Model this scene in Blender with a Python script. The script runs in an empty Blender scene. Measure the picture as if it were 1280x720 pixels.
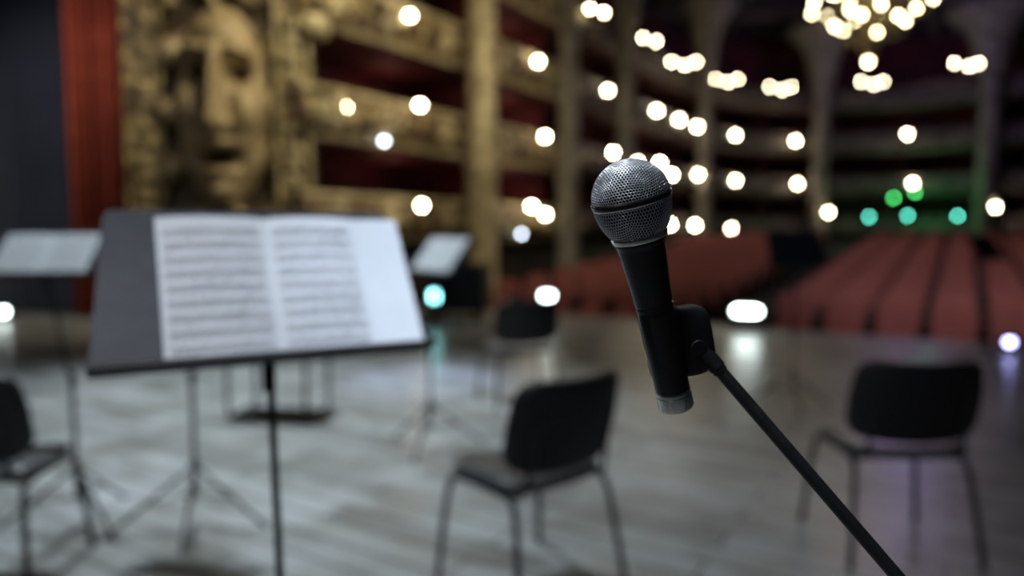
import bpy, bmesh, math, random
from mathutils import Vector, Matrix, noise
random.seed(7)
V = Vector

# ------------------------------------------------------------------ materials
def mat(name, c1, c2=None, rough=0.5, metal=0.0, scale=8.0, bump=0.0, spec=None, coat=0.0, lo=0.35, hi=0.65, detail=6.0, stretch=(1,1,1)):
    m = bpy.data.materials.new(name); m.use_nodes = True
    nt = m.node_tree; b = nt.nodes["Principled BSDF"]
    c2 = c2 or tuple(x*0.75 for x in c1)
    tc = nt.nodes.new("ShaderNodeTexCoord"); mp = nt.nodes.new("ShaderNodeMapping")
    mp.inputs["Scale"].default_value = stretch
    nz = nt.nodes.new("ShaderNodeTexNoise"); nz.inputs["Scale"].default_value = scale; nz.inputs["Detail"].default_value = detail
    cr = nt.nodes.new("ShaderNodeValToRGB")
    cr.color_ramp.elements[0].position = lo; cr.color_ramp.elements[1].position = hi
    cr.color_ramp.elements[0].color = (*c2, 1); cr.color_ramp.elements[1].color = (*c1, 1)
    nt.links.new(tc.outputs["Object"], mp.inputs["Vector"]); nt.links.new(mp.outputs[0], nz.inputs["Vector"])
    nt.links.new(nz.outputs["Fac"], cr.inputs[0]); nt.links.new(cr.outputs[0], b.inputs["Base Color"])
    b.inputs["Roughness"].default_value = rough; b.inputs["Metallic"].default_value = metal
    if spec is not None: b.inputs["Specular IOR Level"].default_value = spec
    if coat: b.inputs["Coat Weight"].default_value = coat
    if bump:
        bp = nt.nodes.new("ShaderNodeBump"); bp.inputs["Strength"].default_value = bump; bp.inputs["Distance"].default_value = 0.02
        nt.links.new(nz.outputs["Fac"], bp.inputs["Height"]); nt.links.new(bp.outputs[0], b.inputs["Normal"])
    return m

def floor_mat():
    m = bpy.data.materials.new("stage_planks"); m.use_nodes = True
    nt = m.node_tree; b = nt.nodes["Principled BSDF"]; L = nt.links.new
    tc = nt.nodes.new("ShaderNodeTexCoord"); mp = nt.nodes.new("ShaderNodeMapping"); mp.inputs["Rotation"].default_value = (0, 0, math.radians(32))
    L(tc.outputs["Object"], mp.inputs["Vector"])
    br = nt.nodes.new("ShaderNodeTexBrick"); br.inputs["Scale"].default_value = 1.0
    br.inputs["Brick Width"].default_value = 1.7; br.inputs["Row Height"].default_value = 0.17; br.inputs["Mortar Size"].default_value = 0.007
    br.inputs["Color1"].default_value = (0.40, 0.41, 0.41, 1); br.inputs["Color2"].default_value = (0.25, 0.25, 0.245, 1); br.inputs["Mortar"].default_value = (0.05, 0.05, 0.05, 1)
    L(mp.outputs[0], br.inputs["Vector"])
    mp2 = nt.nodes.new("ShaderNodeMapping"); mp2.inputs["Scale"].default_value = (.9, 1.2, 1); L(mp.outputs[0], mp2.inputs["Vector"])
    n1 = nt.nodes.new("ShaderNodeTexNoise"); n1.inputs["Scale"].default_value = 2.6; n1.inputs["Detail"].default_value = 8
    L(mp2.outputs[0], n1.inputs["Vector"])
    r1 = nt.nodes.new("ShaderNodeValToRGB"); r1.color_ramp.elements[0].position = .36; r1.color_ramp.elements[1].position = .62
    r1.color_ramp.elements[0].color = (.70, .68, .64, 1); r1.color_ramp.elements[1].color = (1.08, 1.11, 1.14, 1)
    L(n1.outputs["Fac"], r1.inputs[0])
    mx = nt.nodes.new("ShaderNodeMix"); mx.data_type = 'RGBA'; mx.blend_type = 'MULTIPLY'; mx.inputs[0].default_value = 1
    L(br.outputs["Color"], mx.inputs[6]); L(r1.outputs[0], mx.inputs[7]); L(mx.outputs[2], b.inputs["Base Color"])
    r2 = nt.nodes.new("ShaderNodeMapRange"); r2.inputs[3].default_value = .20; r2.inputs[4].default_value = .44
    L(n1.outputs["Fac"], r2.inputs[0]); L(r2.outputs[0], b.inputs["Roughness"])
    bp = nt.nodes.new("ShaderNodeBump"); bp.inputs["Strength"].default_value = .25; bp.inputs["Distance"].default_value = .01
    L(br.outputs["Fac"], bp.inputs["Height"]); bp.invert = True; L(bp.outputs[0], b.inputs["Normal"])
    return m

def emit(name, c, s):
    m = bpy.data.materials.new(name); m.use_nodes = True
    b = m.node_tree.nodes["Principled BSDF"]; b.inputs["Base Color"].default_value = (*c, 1)
    b.inputs["Emission Color"].default_value = (*c, 1); b.inputs["Emission Strength"].default_value = s
    return m

M_floor = floor_mat()
M_black = mat("black_powdercoat", (.016, .016, .018), (.010, .010, .011), rough=.42, scale=60)
M_desk = mat("stand_desk_black", (.016, .022, .035), (.011, .015, .025), rough=.5, scale=30, spec=.3)
M_seatpad = mat("black_upholstery", (.009, .009, .011), (.006, .006, .007), rough=.5, scale=120, bump=.1)
M_seattop = mat("seat_upholstery_sheen", (.12, .125, .13), (.075, .078, .085), rough=.28, scale=30, bump=.05)  # lighter grey paints the light sheen on the seats into the colour
M_micbody = mat("mic_body_black", (.012, .012, .014), (.008, .008, .009), rough=.28, scale=300)
M_clip = mat("clip_rubber", (.010, .010, .011), (.007, .007, .008), rough=.5, scale=200)
M_chrome = mat("brushed_steel", (.80, .78, .73), (.66, .64, .60), rough=.20, metal=1, scale=200, stretch=(1, 1, 12))
M_wire = mat("grille_wire", (.72, .74, .80), (.56, .58, .64), rough=.30, metal=.92, scale=400)
M_foam = mat("foam_dark", (.014, .014, .016), (.009, .009, .010), rough=.95, scale=800)
M_paper = mat("paper", (.70, .73, .78), (.61, .64, .68), rough=.6, scale=5)
M_ink = mat("ink", (.16, .16, .17), (.12, .12, .13), rough=.7, scale=40)
M_gold = mat("gilded_stucco", (.42, .32, .145), (.06, .04, .018), rough=.5, metal=.15, scale=4.5, bump=.6, lo=.42, hi=.60, detail=8)
M_goldlight = mat("pale_gilt", (.58, .50, .29), (.24, .19, .10), rough=.5, metal=.1, scale=4, bump=.4)
M_panel = mat("parapet_ground", (.16, .085, .045), (.06, .03, .018), rough=.6, scale=3, bump=.3)
M_goldfar = mat("far_gilt_dimmed", (.14, .11, .085), (.035, .023, .026), rough=.6, metal=.1, scale=3, bump=.4)  # darker copy of the gilding; dimmer light on far tiers painted in
M_relief = mat("relief_gilt", (.46, .36, .20), (.25, .18, .095), rough=.5, metal=.1, scale=7, bump=.5)
M_recess_shade = mat("relief_recess_shade", (.075, .050, .026), (.035, .023, .012), rough=.7, scale=5)  # dark brown ground, also painting shade into eye sockets and mouth
M_dkbrown = mat("dark_wood_panel", (.05, .034, .02), (.02, .014, .010), rough=.6, scale=3)
M_red = mat("red_curtain_velvet", (.60, .115, .06), (.44, .075, .042), rough=.85, scale=3)
M_wallred = mat("box_wall_dark_red", (.10, .012, .020), (.035, .006, .014), rough=.8, scale=.8)
M_slab = mat("box_interior", (.12, .017, .017), (.055, .010, .012), rough=.8, scale=1.5)
M_seat = mat("seat_red_velvet", (.42, .135, .125), (.34, .10, .095), rough=.75, scale=9)
M_seatwood = mat("seat_frame_dark", (.035, .014, .014), (.02, .009, .009), rough=.6, scale=9)
M_ceil = mat("ceiling_fresco", (.08, .055, .055), (.022, .014, .028), rough=.8, scale=.5)
M_navy = mat("wing_flat_navy", (.080, .092, .14), (.062, .072, .11), rough=.8, scale=1.2)
M_carpet = mat("house_carpet", (.014, .007, .008), (.009, .005, .006), rough=.9, scale=4)
M_globe = emit("warm_globe", (1.0, .87, .60), 58)
M_chglobe = emit("chandelier_globe", (1.0, .86, .50), 38)
M_cool = emit("cool_globe", (.75, .85, 1.0), 18)
M_white = emit("stage_lens_white", (.85, 1.0, .95), 20)
M_teal = emit("teal_lens", (.30, .9, .95), 12)
M_green = emit("green_lens", (.10, 1.0, .22), 20)
M_tealf = emit("teal_far_lens", (.12, .85, .62), 22)
M_violet = emit("violet_lens", (.45, .45, 1.0), 18)

# ------------------------------------------------------------------ builder
class Bd:
    def __init__(s): s.v = []; s.f = []; s.m = []; s.s = []
    def add(s, vs, fs, m=0, sm=True, M=None):
        o = len(s.v)
        for p in vs:
            p = V(p); s.v.append(tuple(M @ p if M else p))
        for f in fs:
            s.f.append([i+o for i in f]); s.m.append(m); s.s.append(sm)
    def box(s, c, d, m=0, M=None):
        x, y, z = (k/2 for k in d); cx, cy, cz = c
        vs = [(cx+a*x, cy+b*y, cz+e*z) for a in (-1, 1) for b in (-1, 1) for e in (-1, 1)]
        s.add(vs, [(0, 1, 3, 2), (4, 6, 7, 5), (0, 4, 5, 1), (2, 3, 7, 6), (0, 2, 6, 4), (1, 5, 7, 3)], m, False, M)
    def tube(s, pts, r, n=10, m=0, M=None, rnd=0):
        pts = [V(p) for p in pts]
        for _ in range(rnd):
            q = [pts[0]]
            for a, b in zip(pts, pts[1:]): q += [a.lerp(b, .25), a.lerp(b, .75)]
            q.append(pts[-1]); pts = q
        k = len(pts); rs = r if isinstance(r, (list, tuple)) else [r]*k
        vs = []; fs = []; up = None
        for i, p in enumerate(pts):
            t = (pts[min(i+1, k-1)]-pts[max(i-1, 0)]).normalized()
            if up is None:
                up = V((0, 0, 1)) if abs(t.z) < .9 else V((1, 0, 0))
            a = (up-t*up.dot(t)).normalized(); up = a; b = t.cross(a)
            for j in range(n):
                g = 2*math.pi*j/n; vs.append(p+(a*math.cos(g)+b*math.sin(g))*rs[i])
        for i in range(k-1):
            for j in range(n):
                j2 = (j+1) % n; fs.append((i*n+j, i*n+j2, (i+1)*n+j2, (i+1)*n+j))
        fs.append(tuple(range(n))[::-1]); fs.append(tuple((k-1)*n+j for j in range(n)))
        s.add(vs, fs, m, True, M)
    def lathe(s, prof, n=32, m=0, M=None, sm=True, cap=True):
        vs = []; fs = []
        for r, z in prof:
            for j in range(n):
                g = 2*math.pi*j/n; vs.append((r*math.cos(g), r*math.sin(g), z))
        k = len(prof)
        for i in range(k-1):
            for j in range(n):
                j2 = (j+1) % n; fs.append((i*n+j, i*n+j2, (i+1)*n+j2, (i+1)*n+j))
        if cap:
            fs.append(tuple(range(n))[::-1]); fs.append(tuple((k-1)*n+j for j in range(n)))
        s.add(vs, fs, m, sm, M)
    def pad(s, d, m=0, M=None, p=5.0, cuts=9, bend=None):
        vs, fs = _cube(cuts); out = []
        for q in vs:
            n = (abs(q[0])**p+abs(q[1])**p+abs(q[2])**p)**(1/p)
            w = V((q[0]/n*d[0]/2, q[1]/n*d[1]/2, q[2]/n*d[2]/2))
            if bend: w = bend(w)
            out.append(w)
        s.add(out, fs, m, True, M)
    def sphere(s, c, r, m=0, n=12, M=None):
        prof = [(max(1e-4, r*math.sin(math.pi*i/n)), -r*math.cos(math.pi*i/n)) for i in range(n+1)]
        T = Matrix.Translation(c); s.lathe(prof, n*2, m, (M @ T) if M else T)
    def make(s, name, mats, parent=None, M=None):
        me = bpy.data.meshes.new(name); me.from_pydata(s.v, [], s.f)
        for mm in mats: me.materials.append(mm)
        me.polygons.foreach_set("material_index", s.m); me.polygons.foreach_set("use_smooth", s.s); me.update()
        bm = bmesh.new(); bm.from_mesh(me); bmesh.ops.recalc_face_normals(bm, faces=bm.faces)
        for e in bm.edges:
            if len(e.link_faces) == 2 and e.calc_face_angle(0) > math.radians(42): e.smooth = False
        bm.to_mesh(me); bm.free()
        o = bpy.data.objects.new(name, me); bpy.context.scene.collection.objects.link(o)
        if M: o.matrix_world = M
        if parent: o.parent = parent
        return o
_cc = {}
def _cube(cuts):
    if cuts not in _cc:
        bm = bmesh.new(); bmesh.ops.create_cube(bm, size=2)
        bmesh.ops.subdivide_edges(bm, edges=bm.edges[:], cuts=cuts, use_grid_fill=True)
        bm.verts.ensure_lookup_table()
        _cc[cuts] = ([tuple(v.co) for v in bm.verts], [tuple(v.index for v in f.verts) for f in bm.faces]); bm.free()
    return _cc[cuts]
def empty(name, loc=(0, 0, 0)):
    e = bpy.data.objects.new(name, None); e.empty_display_size = .1; e.location = loc
    bpy.context.scene.collection.objects.link(e); return e
def frame(o, x, y, z):
    return Matrix(((x[0], y[0], z[0], o[0]), (x[1], y[1], z[1], o[1]), (x[2], y[2], z[2], o[2]), (0, 0, 0, 1)))
def place(x, y, yaw, z=0): return Matrix.Translation((x, y, z)) @ Matrix.Rotation(math.radians(yaw), 4, 'Z')
def catmull(P, k=8):
    P = [V(p) for p in P]; out = []
    for i in range(len(P)-1):
        p0 = P[max(i-1, 0)]; p1 = P[i]; p2 = P[i+1]; p3 = P[min(i+2, len(P)-1)]
        for j in range(k):
            t = j/k
            out.append(.5*((2*p1)+(p2-p0)*t+(2*p0-5*p1+4*p2-p3)*t*t+(3*p1-p0-3*p2+p3)*t**3))
    out.append(P[-1]); return out

# ------------------------------------------------------------------ microphone
ball = V((.0748, .455, 1.3818)); bot = V((.1122, .481, 1.2405))
ax = (ball-bot).normalized(); xx = V((1, 0, 0)); xx = (xx-ax*xx.dot(ax)).normalized(); yy = ax.cross(xx)
MM = frame(ball, xx, yy, ax)
mic = empty("microphone")
R = .0247
bm = bmesh.new(); bmesh.ops.create_icosphere(bm, subdivisions=5, radius=R); bm.verts.ensure_lookup_table(); bm.faces.ensure_lookup_table()
def shp(c):
    c = c.normalized()*R
    if c.z < 0: c.z *= 1.28
    return c
fc = [shp(f.calc_center_median()) for f in bm.faces]; polys = []
for v in bm.verts:
    if v.co.z < -.0178 or abs(v.co.z) < .0006: continue
    n = v.co.normalized(); a = n.orthogonal().normalized(); b = n.cross(a)
    fs = sorted(v.link_faces, key=lambda f: math.atan2((f.calc_center_median()-v.co).dot(b), (f.calc_center_median()-v.co).dot(a)))
    polys.append([f.index for f in fs])
bm.free()
g = Bd(); g.add(fc, polys, 0, True); gr = g.make("grille", [M_wire], mic, None); gr.matrix_world = MM
w = gr.modifiers.new("w", 'WIREFRAME'); w.thickness = .00075; w.use_even_offset = False
g = Bd(); g.lathe([(max(1e-4, .0235*math.sin(math.pi*i/24)), (.0235*math.cos(math.pi*i/24))*(1.28 if i > 12 else 1)) for i in range(0, 19)], 48)
g.make("foam", [M_foam], mic, MM)
g = Bd(); g.lathe([(.0242, .0014), (.0253, .0014), (.0255, .0009), (.0255, -.0009), (.0253, -.0014), (.0242, -.0014)], 64, 0)
g.lathe([(.0244, .0026), (.0251, .0024), (.0254, .0014), (.0244, .0014)], 64, 1)
g.lathe([(.0244, -.0023), (.0251, -.0022), (.0254, -.0014), (.0244, -.0014)], 64, 1)
g.make("band", [M_micbody, M_chrome], mic, MM)
g = Bd()
g.lathe([(.0165, -.0222), (.0178, -.0224), (.0181, -.0232), (.0180, -.0252), (.0174, -.0262), (.016, -.0262)], 64, 1)
g.lathe([(.0158, -.0258), (.0164, -.0264), (.0166, -.0278), (.0157, -.0292), (.0154, -.032), (.0149, -.037), (.0140, -.047), (.0131, -.057), (.0126, -.066), (.0124, -.0695), (.0118, -.070), (.0118, -.0712), (.0124, -.0718), (.0124, -.0735), (.0118, -.074), (.0118, -.0755), (.0122, -.076), (.0117, -.129), (.0115, -.1325), (.010, -.1326)], 64, 0)
g.lathe([(.0105, -.1318), (.0113, -.1318), (.0117, -.1326), (.0117, -.1342), (.0113, -.1346), (.0113, -.1356), (.0117, -.1360), (.0118, -.1446), (.0113, -.1458), (.0095, -.1462)], 64, 1)
g.make("body", [M_micbody, M_chrome], mic, MM)

# ------------------------------------------------------------------ boom stand
st = empty("microphone_stand")
g = Bd()
seg = [math.radians(a) for a in range(-140, 141, 8)]
def shell(g, r0, r1, za, zb, ang, m):
    vs = []; fs = []; n = len(ang)
    for z, k in ((za, 0), (zb, 1)):
        for t in ang: vs.append(((r0-.0004*k)*math.cos(t), (r0-.0004*k)*math.sin(t), z))
        for t in ang: vs.append(((r1-.0005*k)*math.cos(t), (r1-.0005*k)*math.sin(t), z))
    for i in range(n-1):
        a, b, c, d = i, n+i, 2*n+i, 3*n+i
        fs += [(a, a+1, c+1, c), (b, d, d+1, b+1), (a, b, b+1, a+1), (c, c+1, d+1, d)]
    fs += [(0, 2*n, 3*n, n), (n-1, 2*n-1, 4*n-1, 3*n-1)]
    g.add(vs, fs, m, True)
shell(g, .01225, .0131, -.0765, -.1215, [t+math.radians(20) for t in seg], 0)
g.make("clip", [M_clip], st, MM)
jc = V((.1180, .477, 1.2890))
bd = V((.110, -.045, -.1325)).normalized()
g = Bd()
def tb(w): w = w.copy(); w.z *= (1-9*max(0, w.x-.004)); return w
g.pad((.0320, .0135, .0475), 0, Matrix.Translation(jc) @ Matrix.Rotation(math.radians(-10), 4, 'Y'), p=4.5, bend=tb)
g.lathe([(.0046, -.0082), (.0052, -.0076), (.0052, .0076), (.0046, .0082)], 24, 0, Matrix.Translation(jc+V((.005, 0, -.004))) @ Matrix.Rotation(math.radians(90), 4, 'X'))
p0 = V((.1290, .4745, 1.2800))
g.tube([p0-bd*.004, p0+bd*.012], .0058, 16); g.tube([p0+bd*.012, p0+bd*.015], .0051, 16)
g.make("swivel", [M_clip], st)
g = Bd(); pe = p0+bd*.60
g.tube([p0, p0+bd*.3, pe, pe+bd*.12], .0044, 16)
g.tube([pe+bd*.10, pe+bd*.15], .018, 16)
g.make("boom", [M_black], st)
pv = p0+bd*.50
g = Bd()
g.tube([(pv.x, pv.y+.02, 0.16), (pv.x, pv.y+.02, pv.z+.01)], .009, 16)
g.tube([(pv.x, pv.y+.02, 0.30), (pv.x, pv.y+.02, pv.z*.6)], .0125, 16)
g.tube([(pv.x, pv.y-.015, pv.z), (pv.x, pv.y+.05, pv.z)], .02, 20)
g.tube([(pv.x, pv.y+.02, .13), (pv.x, pv.y+.02, .30)], .02, 16)
for k in range(3):
    t = math.radians(30+120*k); g.tube([(pv.x, pv.y+.02, .20), (pv.x+.33*math.cos(t), pv.y+.02+.33*math.sin(t), .012)], .008, 12)
    g.sphere((pv.x+.33*math.cos(t), pv.y+.02+.33*math.sin(t), .012), .012)
g.make("tripod", [M_black], st)

# ------------------------------------------------------------------ music stands + sheet music
def music_stand(foot, C, U, Vv, wb, wt, h, matd=None, legs=(20, 140, 260), R=.34, hub=.28, pr=.0085, lip=.034):
    """foot (x,y), desk bottom centre C, right axis U, up-slope axis Vv"""
    e = empty("music_stand", (0, 0, 0)); U = V(U).normalized(); Vv = V(Vv).normalized(); N = U.cross(Vv); C = V(C)
    F = frame(C, U, Vv, N); t = .0022; c = .018
    out = [(-wb/2, 0), (wb/2, 0)]
    def corner(cx, cy, a0):
        for i in range(5):
            a = math.radians(a0+22.5*i); out.append((cx+c*math.cos(a), cy+c*math.sin(a)))
    corner(wt/2-c, h-c, 0); corner(-wt/2+c, h-c, 90)
    n = len(out); g = Bd()
    vs = [(x, y, t) for x, y in out]+[(x, y, -t) for x, y in out]
    fs = [tuple(range(n)), tuple(range(2*n-1, n-1, -1))]+[(i, (i+1) % n, n+(i+1) % n, n+i) for i in range(n)]
    g.add(vs, fs, 0, False, F)
    g.box((0, .001, lip/2), (wb, .003, lip), 0, F); g.tube([F @ V((-wb/2, .002, lip)), F @ V((wb/2, .002, lip))], .0025, 8, 1)
    g.make("desk", [matd or M_desk, M_chrome], e)
    g = Bd(); top = C+Vv*(h*.38)-N*.02; fx, fy = foot
    g.box((0, h*.38, -.014), (.09, .07, .024), 0, F)
    g.tube([(top.x, top.y, top.z), (top.x, top.y, C.z-.06)], .011, 12)
    g.tube([(top.x, top.y, top.z), (fx, fy, .62)], pr*.85, 12); g.tube([(fx, fy, .70), (fx, fy, .12)], pr*1.25, 12)
    g.tube([(fx, fy, .66), (fx, fy, .72)], pr*1.9, 12); g.tube([(fx, fy, hub-.02), (fx, fy, hub+.02)], pr*2.2, 12)
    for a in legs:
        a = math.radians(a); p = V((fx+R*math.cos(a), fy+R*math.sin(a), .009))
        g.tube([(fx, fy, hub), p], pr*.95, 8); g.sphere(p, .011, 0, 6)
        q = V((fx, fy, .13)); g.tube([q, V((fx, fy, hub)).lerp(p, .55)], pr*.65, 8)
    g.make("shaft_and_tripod", [M_black], e)
    return F
def sheet(F, pages, y0=.006, h=.25, z=.004, notes=True):
    g = Bd(); rr = random.Random(3)
    for (xa, xb, lift, full) in pages:
        nx = 16
        vs = []; fs = []
        def zz(u): return z+lift*(math.sin(min(1, u)*math.pi)**.7 if full else 0.2)
        for i in range(nx+1):
            u = i/nx; x = xa+(xb-xa)*u
            vs += [(x, y0, zz(u)), (x, y0+h, zz(u))]
        for i in range(nx): fs.append((2*i, 2*i+2, 2*i+3, 2*i+1))
        g.add(vs, fs, 0, True, F)
        if not notes or not full: continue
        ns = 9; W = xb-xa
        for k in range(ns):
            yb = y0+h*(.055+.1*k)
            for l in range(5):
                y = yb+l*h*.0115
                for i in range(nx):
                    ua, ub = max(.08, i/nx), min(.90, (i+1)/nx)
                    g.add([(xa+W*ua, y, zz(ua)+.0006), (xa+W*ub, y, zz(ub)+.0006), (xa+W*ub, y+.0006, zz(ub)+.0006), (xa+W*ua, y+.0006, zz(ua)+.0006)], [(0, 1, 2, 3)], 1, False, F)
            u = .1
            while u < .89:
                y = yb+rr.random()*h*.046; x = xa+W*u; q = zz(u)+.0008
                g.add([(x+.0019*math.cos(t), y+.0014*math.sin(t), q) for t in [i*math.pi/4 for i in range(8)]], [tuple(range(8))], 1, False, F)
                g.add([(x+.0014, y, q), (x+.0020, y, q), (x+.0020, y+.010, q), (x+.0014, y+.010, q)], [(0, 1, 2, 3)], 1, False, F)
                if rr.random() < .3:
                    g.add([(x+.0018, y+.009, q), (x+.012, y+.010, q), (x+.012, y+.0115, q), (x+.0018, y+.0105, q)], [(0, 1, 2, 3)], 1, False, F)
                u += .045+.05*rr.random()
    return g.make("sheet_music", [M_paper, M_ink])
U = V((.876, .483, 0)); Vv = V((-.483*.16, .876*.16, .236))
F = music_stand((-.385, 1.165), (-.370, 1.125, 1.157), U, Vv, .520, .470, .290, pr=.0078)
sheet(F, [(.0, .250, .0008, False), (-.161, .010, .007, True), (.010, .165, .007, True)], h=.268)

def simple_stand(x, y, yaw, dz=1.17, lean=.6, sheets=True, foot=None, w=.48, h=.30, **k):
    U = V((math.cos(math.radians(yaw)), math.sin(math.radians(yaw)), 0)); bk = V((-U.y, U.x, 0))
    Vv = (bk*lean+V((0, 0, 1))).normalized()
    F = music_stand(foot or (x+bk.x*.05, y+bk.y*.05), (x, y, dz), U, Vv, w, w*.95, h, **k)
    if sheets: sheet(F, [(-.205, 0, .004, True), (0, .205, .004, True)], h=.27)
simple_stand(-2.13, 3.2, 6, dz=1.165, lean=1.1, w=.48, foot=(-2.03, 3.28), legs=(-35, 85, 205))
simple_stand(-1.50, 3.30, -12, dz=1.10, lean=.9, legs=(215, 345, 285), foot=(-1.50, 3.33), R=.38, hub=.27)
simple_stand(-.53, 4.5, -50, dz=1.11, lean=.8, foot=(-.52, 4.5))
simple_stand(2.20, 5.5, 10, dz=1.10, lean=.4, sheets=False)
simple_stand(4.7, 7.0, 30, dz=1.1, lean=.7, sheets=False)

# ------------------------------------------------------------------ chairs (stackable orchestra chair)
def chair(x, y, yaw, name="orchestra_chair"):
    e = empty(name); M = place(x, y, yaw)
    def bs(w):
        w = w.copy(); w.z += -.010*math.cos(w.x/.23*math.pi/2)*1.0 - .9*max(0, w.y-.12)**2*2; return w
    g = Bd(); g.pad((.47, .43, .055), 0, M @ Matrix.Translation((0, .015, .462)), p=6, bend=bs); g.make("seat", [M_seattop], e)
    def bb(w):
        w = w.copy(); w.y += 1.0*w.x*w.x; s = 1-.07*max(0, w.z)/.15; w.x *= s; return w
    T = M @ Matrix.Translation((0, -.265, .680)) @ Matrix.Rotation(math.radians(13), 4, 'X')
    g = Bd(); g.pad((.54, .045, .35), 0, T, p=6, bend=bb); g.make("backrest", [M_seatpad], e)
    g = Bd()
    for s in (-1, 1):
        g.tube([(s*.27, .235, .008), (s*.235, .205, .40), (s*.225, .17, .432), (s*.225, -.15, .432), (s*.235, -.20, .40), (s*.27, -.26, .008)], .0125, 10, 0, M, rnd=2)
        g.tube([(s*.205, -.02, .425), (s*.205, -.18, .428), (s*.20, -.215, .47), (s*.185, -.225, .56), (s*.18, -.262, .72)], .0105, 10, 0, M, rnd=2)
        for yy_ in (.236, -.261): g.lathe([(.014, 0), (.015, .004), (.0145, .022), (.011, .024)], 12, 0, M @ Matrix.Translation((s*.2705, yy_, 0)))
    g.tube([(-.225, .13, .425), (.225, .13, .425)], .010, 10, 0, M); g.tube([(-.225, -.13, .425), (.225, -.13, .425)], .010, 10, 0, M)
    g.make("frame", [M_black], e)
chair(.065, 2.74, 40)
chair(1.65, 3.10, 0)
chair(-2.07, 2.78, 6)
chair(.05, 5.75, 20)

# sled-base stool half hidden behind the stand
e = empty("sled_base_stool"); M = place(-1.75, 5.35, -8); g = Bd()
for s in (-1, 1):
    g.tube([(s*.30, .20, .60), (s*.30, .22, .02), (s*.30, .15, .014), (s*.30, -.15, .014), (s*.30, -.22, .02), (s*.30, -.20, .60)], .015, 10, 0, M, rnd=2)
g.tube([(-.30, .1, .014), (.30, .1, .014)], .012, 8, 0, M); g.tube([(-.30, -.15, .014), (.30, -.15, .014)], .012, 8, 0, M)
g.make("frame", [M_black], e)
g = Bd(); g.pad((.66, .44, .06), 0, M @ Matrix.Translation((0, 0, .62)), p=7); g.make("seat", [M_seatpad], e)

# ------------------------------------------------------------------ stage floor / house
A = V((.53, .848, 0)); Rr = V((.848, -.53, 0)); O = V((5.9, 13, 0))
def prism(name, poly, z0, z1, m):
    g = Bd(); n = len(poly)
    g.add([(x, y, z1) for x, y in poly]+[(x, y, z0) for x, y in poly], [tuple(range(n)), tuple(range(2*n-1, n-1, -1))]+[(i, (i+1) % n, n+(i+1) % n, n+i) for i in range(n)], 0, False)
    return g.make(name, [m])
prism("floor", [(-14, -6), (14, -6), (14, 3.6), (3.7, 10.35), (-3.9, 15.3), (-14, 15.3)], -.7, 0, M_floor)
def hp(a, r, z=0): p = O+A*a+Rr*r; return V((p.x, p.y, z))
def rake(a): return -.55+.07*max(0, a+2)
g = Bd(); vs = []; fs = []
for i, a in enumerate([-3.4, -2, 22]):
    vs += [hp(a, -11, rake(a)), hp(a, 11, rake(a))]
for i in range(2): fs.append((2*i, 2*i+1, 2*i+3, 2*i+2))
g.add(vs, fs, 0, False); g.make("floor_auditorium", [M_carpet])

t = Bd()
def bbk(w): w = w.copy(); w.y += .5*w.x*w.x; return w
t.pad((.57, .13, .64), 0, Matrix.Translation((0, -.26, .66)) @ Matrix.Rotation(math.radians(8), 4, 'X'), p=4, cuts=5, bend=bbk)
t.pad((.55, .48, .15), 0, Matrix.Translation((0, 0.02, .42)), p=5, cuts=4)
for s in (-1, 1):
    t.box((s*.325, -.02, .32), (.06, .46, .64), 1); t.pad((.07, .46, .05), 1, Matrix.Translation((s*.325, .0, .66)), cuts=2)
t.box((0, -.34, .42), (.70, .03, .70), 1)
S = Bd()
for i in range(13):
    a = -2.40+i*1.22
    for j in range(-9, 11):
        r = -.30+.71*j
        if -1.9 < r < -.60: continue
        if a > 8 and abs(r) > 6.8*math.sqrt(max(0, 1-((a-8)/12)**2))-.5: continue
        if abs(r) > 6.4: continue
        p = hp(a+.012*r*r, r, rake(a)); f = frame(p, (-Rr), (-A), V((0, 0, 1)))
        o = len(S.v); S.v += [tuple(f @ V(q)) for q in t.v]; S.f += [[k+o for k in ff] for ff in t.f]; S.m += t.m; S.s += t.s
S.make("theatre_seats", [M_seat, M_seatwood])

# ------------------------------------------------------------------ horseshoe tiers
Pt = [(-3.5, 11.75, 0), (-2.1, 13.75, 0), (.4, 17.6, 0), (2.5, 20.9, 0), (4.5, 24.2, 0), (6.1, 26.8, 0), (9.0, 30.2, 0), (12.3, 31.7, 0), (16.2, 31.2, 0), (19.3, 28.7, 0), (20.5, 25.5, 0), (19.7, 22, 0), (17.1, 17.8, 0), (14.6, 13.8, 0), (12.6, 10.6, 0), (11.3, 8.7, 0)]
path = catmull(Pt, 7)
bal = empty("auditorium_balconies")
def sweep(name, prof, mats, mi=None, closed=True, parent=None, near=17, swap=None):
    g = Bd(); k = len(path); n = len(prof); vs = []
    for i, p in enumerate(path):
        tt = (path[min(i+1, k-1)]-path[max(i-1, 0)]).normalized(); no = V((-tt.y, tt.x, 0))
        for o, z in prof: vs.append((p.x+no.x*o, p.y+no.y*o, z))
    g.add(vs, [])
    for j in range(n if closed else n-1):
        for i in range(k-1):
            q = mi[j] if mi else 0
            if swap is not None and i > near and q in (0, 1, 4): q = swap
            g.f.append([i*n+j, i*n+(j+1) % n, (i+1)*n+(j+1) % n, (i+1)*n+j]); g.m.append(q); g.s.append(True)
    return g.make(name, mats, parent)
tiers = (1.30, 3.05, 4.90, 6.75)
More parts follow.
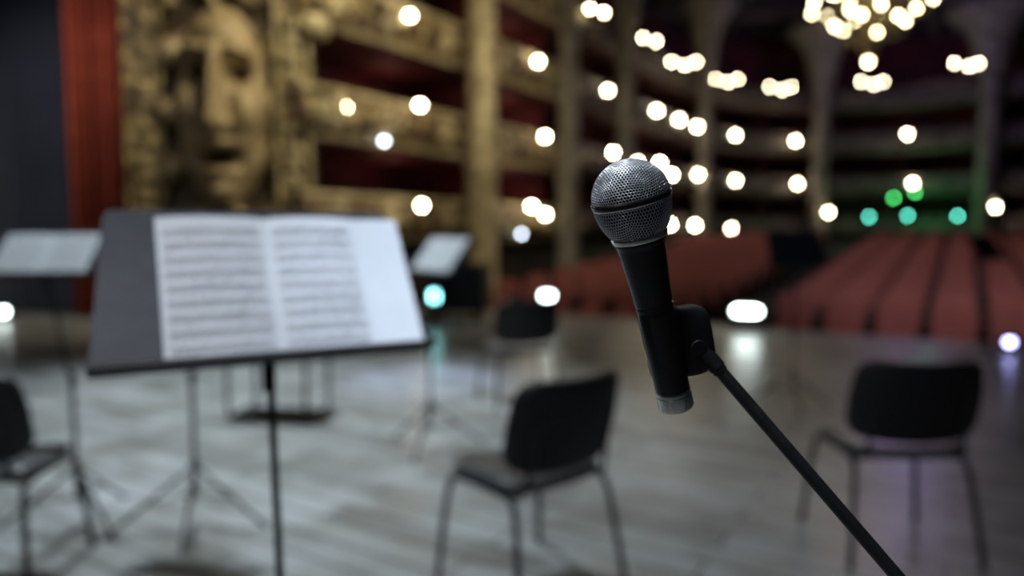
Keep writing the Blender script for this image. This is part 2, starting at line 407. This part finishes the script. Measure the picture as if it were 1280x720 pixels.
for q, z0 in enumerate(tiers):
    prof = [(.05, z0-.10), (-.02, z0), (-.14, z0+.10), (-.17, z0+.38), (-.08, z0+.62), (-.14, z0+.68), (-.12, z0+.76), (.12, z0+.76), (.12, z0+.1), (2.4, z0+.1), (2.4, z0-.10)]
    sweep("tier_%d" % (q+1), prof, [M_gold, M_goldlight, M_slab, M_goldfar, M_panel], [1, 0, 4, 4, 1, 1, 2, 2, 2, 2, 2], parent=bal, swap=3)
sweep("wall_auditorium", [(2.4, -.8), (2.4, 10.2), (2.6, 10.2), (2.6, -.8)], [M_wallred])
sweep("stalls_surround", [(.5, -.8), (.5, 1.18), (.7, 1.18), (.7, -.8)], [M_dkbrown], parent=bal)
# carved cartouches and swags applied to the balcony fronts
g = Bd(); k = len(path)
for i in range(1, 44):
    p = path[i]; tt = (path[i+1]-path[i-1]).normalized(); no = V((-tt.y, tt.x, 0)); step = (path[i+1]-path[i]).length
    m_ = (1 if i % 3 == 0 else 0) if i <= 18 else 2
    for z0 in tiers:
        f = frame(p+V((0, 0, z0)), no, tt, V((0, 0, 1)))
        g.pad((.16, .30 if i % 3 else .42, .44 if i % 3 else .54), m_, f @ Matrix.Translation((-.14, 0, .34)), p=2.6, cuts=3)
        g.tube([f @ V((-.19, .10, .50)), f @ V((-.22, step*.30, .32)), f @ V((-.22, step*.5, .24)), f @ V((-.22, step*.70, .32)), f @ V((-.19, step-.10, .50))], .045, 7, m_, rnd=1)
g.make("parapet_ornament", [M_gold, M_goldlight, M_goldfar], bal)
g = Bd()
for i in range(12, k-3, 5):
    p = path[i]; tt = (path[i+1]-path[i-1]).normalized(); no = V((-tt.y, tt.x, 0)); f = frame(p, no, tt, V((0, 0, 1)))
    for z0, z1 in ((1.4, 2.94), (3.2, 4.79), (5.05, 6.63)):
        g.box((1.4, 0, (z0+z1)/2), (1.6, .08, z1-z0), 0, f)
g.make("box_partitions", [M_slab], bal)
for q, (x, y, r, mm) in enumerate(((-.62, 15.0, .32, 1), (1.42, 18.5, .27, 0), (3.35, 21.6, .27, 0), (7.35, 27.9, .28, 0), (13.2, 31.2, .36, 0), (18.6, 28.4, .40, 0))):
    g = Bd(); T = Matrix.Translation((x, y, 0)); z = rake(0)-.2
    g.lathe([(r*1.5, z), (r*1.5, z+.5), (r*1.2, z+.55), (r*1.25, z+.7), (r, z+.8), (r*1.0, 2.6), (r*1.1, 2.65), (r*1.1, 2.75), (r*.95, 2.8), (r*.88, 7.4), (r*1.1, 7.45), (r*1.0, 7.6), (r*1.35, 7.9), (r*1.7, 8.5), (r*2.3, 9.2), (r*4.2, 9.85), (r*4.2, 10.0)], 20, 0, T)
    for s in range(8):
        an = s*math.pi/4; g.pad((.16*r/.3, .16*r/.3, .5), 0, T @ Matrix.Translation((r*1.15*math.cos(an), r*1.15*math.sin(an), 7.8)), cuts=2, p=3)
    g.make("gilded_column_%d" % (q+1), [M_goldlight if mm else mat("dim_gilt_%d" % q, (.29, .26, .20), (.12, .105, .085), rough=.6, scale=3, bump=.3)], bal)
M_rib = mat("ceiling_rib", (.20, .16, .12), (.08, .06, .05), rough=.7, scale=2)
g = Bd(); Tc = Matrix.Translation((9.8, 20.2, 0))
g.lathe([(15, 9.9), (14.9, 10.1), (12, 10.9), (8, 11.9), (4, 12.5), (1.0, 12.7), (.01, 12.7)], 48, 0, Tc, cap=False)
for q in range(20):
    an = q*math.pi/10; g.tube([(r_*math.cos(an), r_*math.sin(an), z_-.12) for r_, z_ in ((14.8, 10.1), (12, 10.9), (8, 11.9), (4, 12.5), (1, 12.7))], .16, 8, 1, Tc)
for rr_, zz_ in ((12, 10.8), (6, 12.1)):
    g.tube([(rr_*math.cos(i*math.pi/24), rr_*math.sin(i*math.pi/24), zz_) for i in range(49)], .18, 8, 1, Tc)
g.make("ceiling", [M_ceil, M_rib])

# ------------------------------------------------------------------ lamps on the tiers
lamps = [(-1.87, 13.50, 5.33), (.62, 17.4, 5.42), (2.70, 20.65, 5.38), (4.75, 24.0, 5.38), (5.95, 26.0, 5.40), (6.85, 27.0, 5.30), (9.20, 30.0, 5.40), (12.1, 31.1, 5.30), (16.1, 29.7, 5.40),
 (-1.70, 13.5, 3.72), (.78, 17.2, 3.64), (2.84, 20.4, 3.62), (4.8, 23.6, 3.64), (5.5, 25.0, 3.38), (7.05, 27.5, 3.58), (9.25, 30.0, 3.55), (12.2, 31.0, 3.48), (16.9, 30.6, 3.48),
 (-1.62, 13.0, 1.86), (.80, 17.4, 1.82), (.45, 16.6, 1.98), (5.3, 24.2, 1.66), (6.8, 26.8, 1.66), (9.1, 30.0, 1.58), (13.3, 30.4, 2.25), (18.7, 28.0, 2.38), (-2.78, 12.5, 3.50), (3.9, 22.6, 3.55)]
g = Bd()
for x, y, z in lamps:
    s = .058 if y < 16 else (.062 if y < 22 else .074)
    g.sphere((x, y, z), s, 1, 8); g.tube([(x, y, z-s), (x, y, z-s-.08), (x-.18, y+.1, z-s-.14)], .02, 6, 0); g.lathe([(.04, -.03), (.05, 0), (.03, .02)], 10, 0, Matrix.Translation((x, y, z-s)))
for x, y, z in ((-2.30, 13.1, 3.02), (.22, 16.8, 1.35)):
    g.sphere((x, y, z), .045, 2, 8); g.tube([(x, y, z-.04), (x, y, z-.14), (x-.18, y+.1, z-.2)], .02, 6, 0)
g.make("balcony_globe_lamps", [M_gold, M_globe, M_cool])
g = Bd()
for x, y, z, kk in ((2.2, 19.2, 7.15, 2), (4.1, 22.0, 7.15, 2), (5.85, 25.0, 7.15, 3), (8.2, 28.0, 7.2, 3), (10.7, 29.2, 7.15, 3), (15.6, 25.2, 7.15, 3), (13.85, 28.2, 7.15, 3)):
    for k in range(kk):
        s = .42 if kk == 3 else .22
        c = V((x+s*(k-(kk-1)/2)*(1 if kk == 3 else 1.6), y-.15*(k == 1), z+(-.10 if k == 1 else .04)))
        g.sphere(c, .044 if kk == 3 else .040, 1, 8); g.tube([c-V((0, 0, .05)), c-V((0, 0, .2)), (x, y, z-.36), (x, y, z-.5)], .022, 6, 0, rnd=1)
    g.tube([(x, y, z-.5), (x, y, 6.6)], .03, 6); g.tube([(x, y, 6.62), (x-1.2, y+.9, 6.62)], .03, 6)
g.make("candelabra_lamps", [M_gold, M_globe])

# ------------------------------------------------------------------ chandelier
ch = empty("chandelier", (0, 0, 0)); Tc = Matrix.Translation((9.70, 20.0, 0)); g = Bd(); bl = Bd()
g.tube([(0, 0, 12.7), (0, 0, 6.3)], .05, 10, 0, Tc)
g.lathe([(.02, 6.1), (.18, 6.25), (.26, 6.5), (.14, 6.8), (.1, 7.3), (.22, 7.7), (.12, 8.1), (.05, 8.8)], 20, 0, Tc)
for rad, z, n, ph in ((1.50, 7.56, 11, .25), (.90, 7.00, 6, .9), (1.0, 7.95, 8, .1), (.5, 7.40, 3, .6)):
    g.tube([(rad*.9*math.cos(i*math.pi/18), rad*.9*math.sin(i*math.pi/18), z-.25) for i in range(37)], .03, 6, 0, Tc)
    for i in range(n):
        an = 2*math.pi*i/n+ph; c = (math.cos(an), math.sin(an))
        g.tube([(0, 0, z-.1), (c[0]*rad*.4, c[1]*rad*.4, z-.45), (c[0]*rad*.9, c[1]*rad*.9, z-.3), (c[0]*rad, c[1]*rad, z-.06)], .025, 6, 0, Tc, rnd=2)
        bl.sphere((c[0]*rad, c[1]*rad, z+.07*(i % 2)), .048, 0, 8, Tc)
bl.sphere((0, 0, 6.02), .06, 0, 8, Tc)
g.make("arms_and_stem", [M_gold], ch); bl.make("globes", [M_chglobe], ch)

# ------------------------------------------------------------------ proscenium side with carved mask
p0 = V((-6.05, 11.38, 0)); p1 = V((-3.25, 12.0, 0)); Wd = (p1-p0).normalized(); Wn = V((Wd.y, -Wd.x, 0))
PF = frame(p0, Wd, -Wn, V((0, 0, 1)))      # local x along wall, -y towards the stage
LW = (p1-p0).length
g = Bd(); g.box((LW/2, .45, 4.6), (LW, .56, 9.2), 0, PF); g.make("wall_proscenium", [M_dkbrown])
g = Bd()
def pil(x0, x1, m, m2):
    w = x1-x0; c = (x0+x1)/2
    g.box((c, 0, .35), (w*1.1, .30, .7), m2, PF); g.box((c, .02, .78), (w*1.04, .24, .16), m2, PF)
    g.box((c, .05, 4.8), (w*.92, .18, 8), m2, PF)
    for s in (-.42, .42): g.tube([PF @ V((c+s*w, -.06, .8)), PF @ V((c+s*w, -.06, 8.8))], w*.07, 8, m)
    for i in range(28):
        g.pad((w*.5, .08, .2), m, PF @ Matrix.Translation((c, -.05, 1.1+.28*i)) @ Matrix.Rotation(math.radians(45), 4, 'Y'), p=2.2, cuts=3)
pil(0, .60, 0, 0); pil(2.24, 2.84, 1, 0)
g.box((1.42, 0, .85), (1.6, .2, 1.5), 2, PF)
g.tube([PF @ V((.64, -.1, 1.62)), PF @ V((2.24, -.1, 1.62))], .07, 8, 0)
g.pad((.5, .4, .5), 1, PF @ Matrix.Translation((2.95, -.05, 3.35)), p=3, cuts=4); g.pad((.7, .45, .14), 1, PF @ Matrix.Translation((2.95, -.05, 3.68)), p=5, cuts=4)
g.pad((.5, .4, .4), 1, PF @ Matrix.Translation((2.90, -.05, 4.7)), p=3, cuts=4)
g.make("gilded_pilasters", [M_gold, M_goldlight, M_dkbrown])
g = Bd(); nx, nz = 90, 240; X0, X1, Z0, Z1 = .62, 2.24, 1.65, 6.4; vs = []; fs = []; hh = []
def gs(x, z, cx, cz, sx, sz): return math.exp(-((x-cx)/sx)**2-((z-cz)/sz)**2)
def hgt(x, z):
    c = 1.40; u = x-c-.08
    h = .55*max(0, 1-(u/.70)**2-((z-3.35)/1.65)**2)**.5
    h += .16*gs(x, z, c, 4.50, .6, .20)+.24*gs(x, z, c-.30, 4.18, .22, .10)+.24*gs(x, z, c+.32, 4.18, .22, .10)
    h -= .50*gs(x, z, c-.28, 3.86, .17, .17)+.50*gs(x, z, c+.33, 3.86, .17, .17)
    h += .18*gs(x, z, c-.28, 3.86, .08, .06)+.18*gs(x, z, c+.33, 3.86, .08, .06)
    h += .40*math.exp(-((x-c)/.12)**2)*(1/(1+math.exp(-(z-2.95)*14)))*(1/(1+math.exp((z-4.1)*9)))+.26*gs(x, z, c, 3.02, .22, .15)
    h += .16*gs(x, z, c-.40, 3.2, .2, .3)+.20*gs(x, z, c+.44, 3.25, .2, .35)
    h -= .55*gs(x, z, c, 2.56, .26, .13); h += .14*gs(x, z, c, 2.76, .3, .05)+.20*gs(x, z, c, 2.32, .22, .09)
    h += .22*gs(x, z, c, 2.02, .26, .16)
    edge = max(min(1, abs(u)/.76)**4, min(1, max(0, z-4.7)*1.6), min(1, max(0, 1.95-z)*3))
    h += edge*(.10+.16*math.sin(z*7+u*5+2*math.sin(u*5)))
    return h+.02*noise.noise(V((x*6, z*6, 1)))
for j in range(nz+1):
    for i in range(nx+1):
        x = X0+(X1-X0)*i/nx; z = Z0+(Z1-Z0)*j/nz; q = hgt(x, z); hh.append(q); vs.append((x, .08-q, z))
for j in range(nz):
    for i in range(nx):
        a = j*(nx+1)+i; x = X0+(X1-X0)*i/nx; z = Z0+(Z1-Z0)*j/nz
        deep = hh[a] < .12 or gs(x, z, 1.12, 3.86, .15, .13) > .42 or gs(x, z, 1.73, 3.86, .13, .10) > .5 or gs(x, z, 1.40, 2.56, .25, .10) > .42  # low ground and hollows coloured dark, shade painted in
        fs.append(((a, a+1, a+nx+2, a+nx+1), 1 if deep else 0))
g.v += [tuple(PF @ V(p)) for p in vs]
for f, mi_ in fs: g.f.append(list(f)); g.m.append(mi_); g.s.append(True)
g.make("carved_mask_relief", [M_relief, M_recess_shade])

# curtain, wing flat
g = Bd(); vs = []; fs = []; n = 80
for i in range(n+1):
    x = -7.22+1.10*i/n; y = 11.85-.15*i/n+.10*math.sin(i*.55)+.04*math.sin(i*1.3)
    vs += [(x, y, .02), (x, y, 9.5)]
for i in range(n): fs.append((2*i, 2*i+2, 2*i+3, 2*i+1))
g.add(vs, fs, 0, True); o = g.make("stage_curtain", [M_red]); sm = o.modifiers.new("t", 'SOLIDIFY'); sm.thickness = .01
g = Bd(); g.box((-10.2, 12.3, 4.75), (6.2, .1, 9.5), 0)
for k in range(7): g.box((-13.2+k*.95, 12.22, 4.75), (.03, .04, 9.5), 0)
g.make("wall_wing", [M_navy])

# ------------------------------------------------------------------ floor stage lamps, flight case
def flood(x, y, z, m, w=.2, h=.2):
    e = empty("stage_floodlight"); yaw = math.atan2(-x, y); M = Matrix.Translation((x, y, 0)) @ Matrix.Rotation(yaw, 4, 'Z'); g = Bd()
    g.pad((w+.08, .2, h+.08), 0, M @ Matrix.Translation((0, .11, z)), p=7, cuts=4)
    g.pad((w, .03, h), 1, M @ Matrix.Translation((0, .0, z)), p=4, cuts=6)
    for s in (-1, 1): g.tube([(s*(w/2+.06), .1, z), (s*(w/2+.06), .1, .02)], .012, 8, 0, M)
    g.box((0, .1, .012), (w+.16, .22, .024), 0, M)
    g.make("housing", [M_black, m], e)
flood(.54, 11.0, .41, M_white, .18, .09)
flood(3.28, 10.0, .28, M_white, .36, .11)
flood(-7.95, 11.2, .14, M_white, .09, .09)
flood(5.65, 8.1, .13, M_violet, .08, .06)
flood(-1.17, 10.8, .42, M_teal, .12, .16)
e = empty("flight_case"); g = Bd(); M = place(-.85, 11.5, -10)
g.box((0, 0, .50), (.9, .6, .72), 0, M)
for a in (-1, 1):
    for b in (-1, 1):
        g.box((a*.45, b*.30, .50), (.03, .03, .74), 1, M); g.box((0, b*.30, .5+a*.36), (.92, .03, .03), 1, M); g.box((a*.45, 0, .5+b*.36), (.03, .62, .03), 1, M)
        g.tube([(a*.35-.03, b*.22, .06), (a*.35+.03, b*.22, .06)], .06, 14, 2, M); g.box((a*.35, b*.22, .12), (.05, .05, .05), 2, M)
g.make("case", [M_black, M_black, M_black], e)
def pars(name, pts, m, r=.13):
    g = Bd()
    for x, y, z in pts:
        g.lathe([(.02, .3), (.12, .28), (r+.02, 0), (r+.02, -.02)], 16, 0, Matrix.Translation((x, y, z)) @ Matrix.Rotation(math.radians(-90), 4, 'X'))
        g.sphere((x, y-.02, z), r, 1, 8); g.tube([(x, y+.1, z-r), (x, y+.1, 1.2 if z < 2.9 else 3.0)], .02, 6)
    g.make(name, [M_black, m])
pars("green_par_lamps", [(17.0, 30.6, 3.10), (16.0, 30.4, 2.85), (17.8, 30.4, 3.05)], M_green, .055)
pars("teal_par_lamps", [(14.8, 30, 2.05), (16.4, 30, 2.1), (18.1, 29.4, 2.08), (19.9, 28.3, 1.75)], M_tealf, .06)

# ------------------------------------------------------------------ lights
def light(kind, name, loc, energy, col, tgt=None, **k):
    l = bpy.data.lights.new(name, kind); l.energy = energy; l.color = col
    for a, b in k.items(): setattr(l, a, b)
    o = bpy.data.objects.new(name, l); o.location = loc
    if tgt is not None: o.rotation_euler = (V(tgt)-V(loc)).to_track_quat('-Z', 'Y').to_euler()
    bpy.context.scene.collection.objects.link(o); return o
light('SPOT', "stage_key", (-2.6, 6.4, 7.5), 3400, (.82, .94, 1.0), (-2.2, 4.9, 0), spot_size=math.radians(60), spot_blend=1, shadow_soft_size=.3)
light('SPOT', "floor_glow_fill", (-.2, 9.3, 6.5), 2200, (.50, .62, 1.0), (-.83, 6.7, 0), spot_size=math.radians(15), spot_blend=1, shadow_soft_size=.15)  # unseen spot added to imitate a bluish lamp reflection on the floor
light('SPOT', "stand_special", (1.1, -.4, 4.2), 390, (.66, .81, 1.0), (-.10, 1.34, 1.3), spot_size=math.radians(13), spot_blend=1, shadow_soft_size=.15)
light('AREA', "stage_wash", (1.0, 3, 7), 12, (.95, 1, .90), (1.0, 3, 0), size=3)
light('AREA', "mic_top_fill", (-.25, .35, 2.6), 20, (.88, .93, 1), (.08, .46, 1.38), size=.3)  # unseen area lamp added to brighten the grille from above
light('AREA', "mic_side_fill", (-1.6, -.9, 2.4), 6, (.92, .95, 1), (.09, .46, 1.32), size=.35)  # unseen area lamp added for a soft highlight on the mic body
light('SPOT', "proscenium_spot", (-1.0, 9.2, 8.4), 1300, (1, .88, .60), (-4.3, 11.6, 3.5), spot_size=math.radians(58), spot_blend=.8, shadow_soft_size=.12)
light('SPOT', "curtain_light", (-5.5, 7.5, 6.5), 330, (1, .92, .85), (-7.4, 12, 2.5), spot_size=math.radians(60), spot_blend=1, shadow_soft_size=.4)
light('AREA', "near_boxes", (1.5, 11.5, 5.2), 110, (1, .86, .58), (-1.5, 14.5, 4.4), size=1.2)
for zz_ in (2.5, 4.35, 6.2):  # unseen point lights added to redden the box interiors
    light('POINT', "box_fill", (-2.6, 15.6, zz_), 5, (1, .45, .35), shadow_soft_size=.1)
    light('POINT', "box_fill", (-.2, 19.2, zz_), 5, (1, .45, .35), shadow_soft_size=.1)
light('AREA', "house_stalls", (8.5, 17, 7.5), 80, (1, .84, .80), (8, 15.5, 0), size=5)
light('SPOT', "seat_front_fill", (2.6, 4.5, 6.8), 1050, (1, .90, .86), (8.0, 13.2, 0), spot_size=math.radians(44), spot_blend=1, shadow_soft_size=.3)  # unseen spot above the stage, added to brighten the seat fronts
light('POINT', "violet_house", (14, 25, 8.2), 180, (.42, .26, 1.0), shadow_soft_size=.6)
light('POINT', "green_booth", (16.6, 29.2, 2.7), 45, (.1, 1, .25), shadow_soft_size=.2)
w = bpy.data.worlds.new("world"); bpy.context.scene.world = w; w.use_nodes = True
w.node_tree.nodes["Background"].inputs[0].default_value = (.30, .42, .6, 1); w.node_tree.nodes["Background"].inputs[1].default_value = .02

# ------------------------------------------------------------------ camera
cd = bpy.data.cameras.new("camera"); cam = bpy.data.objects.new("camera", cd); bpy.context.scene.collection.objects.link(cam)
cam.location = (0, 0, 1.36); cam.rotation_euler = (math.radians(90-4.32), 0, 0)
cd.sensor_width = 36; cd.lens = 25.3; cd.clip_start = .02; cd.clip_end = 200
cd.dof.use_dof = True; cd.dof.focus_distance = .445; cd.dof.aperture_fstop = 25.3/10.8
bpy.context.scene.camera = cam
vs_ = bpy.context.scene.view_settings; vs_.view_transform = 'Standard'; vs_.look = 'None'; vs_.exposure = 0
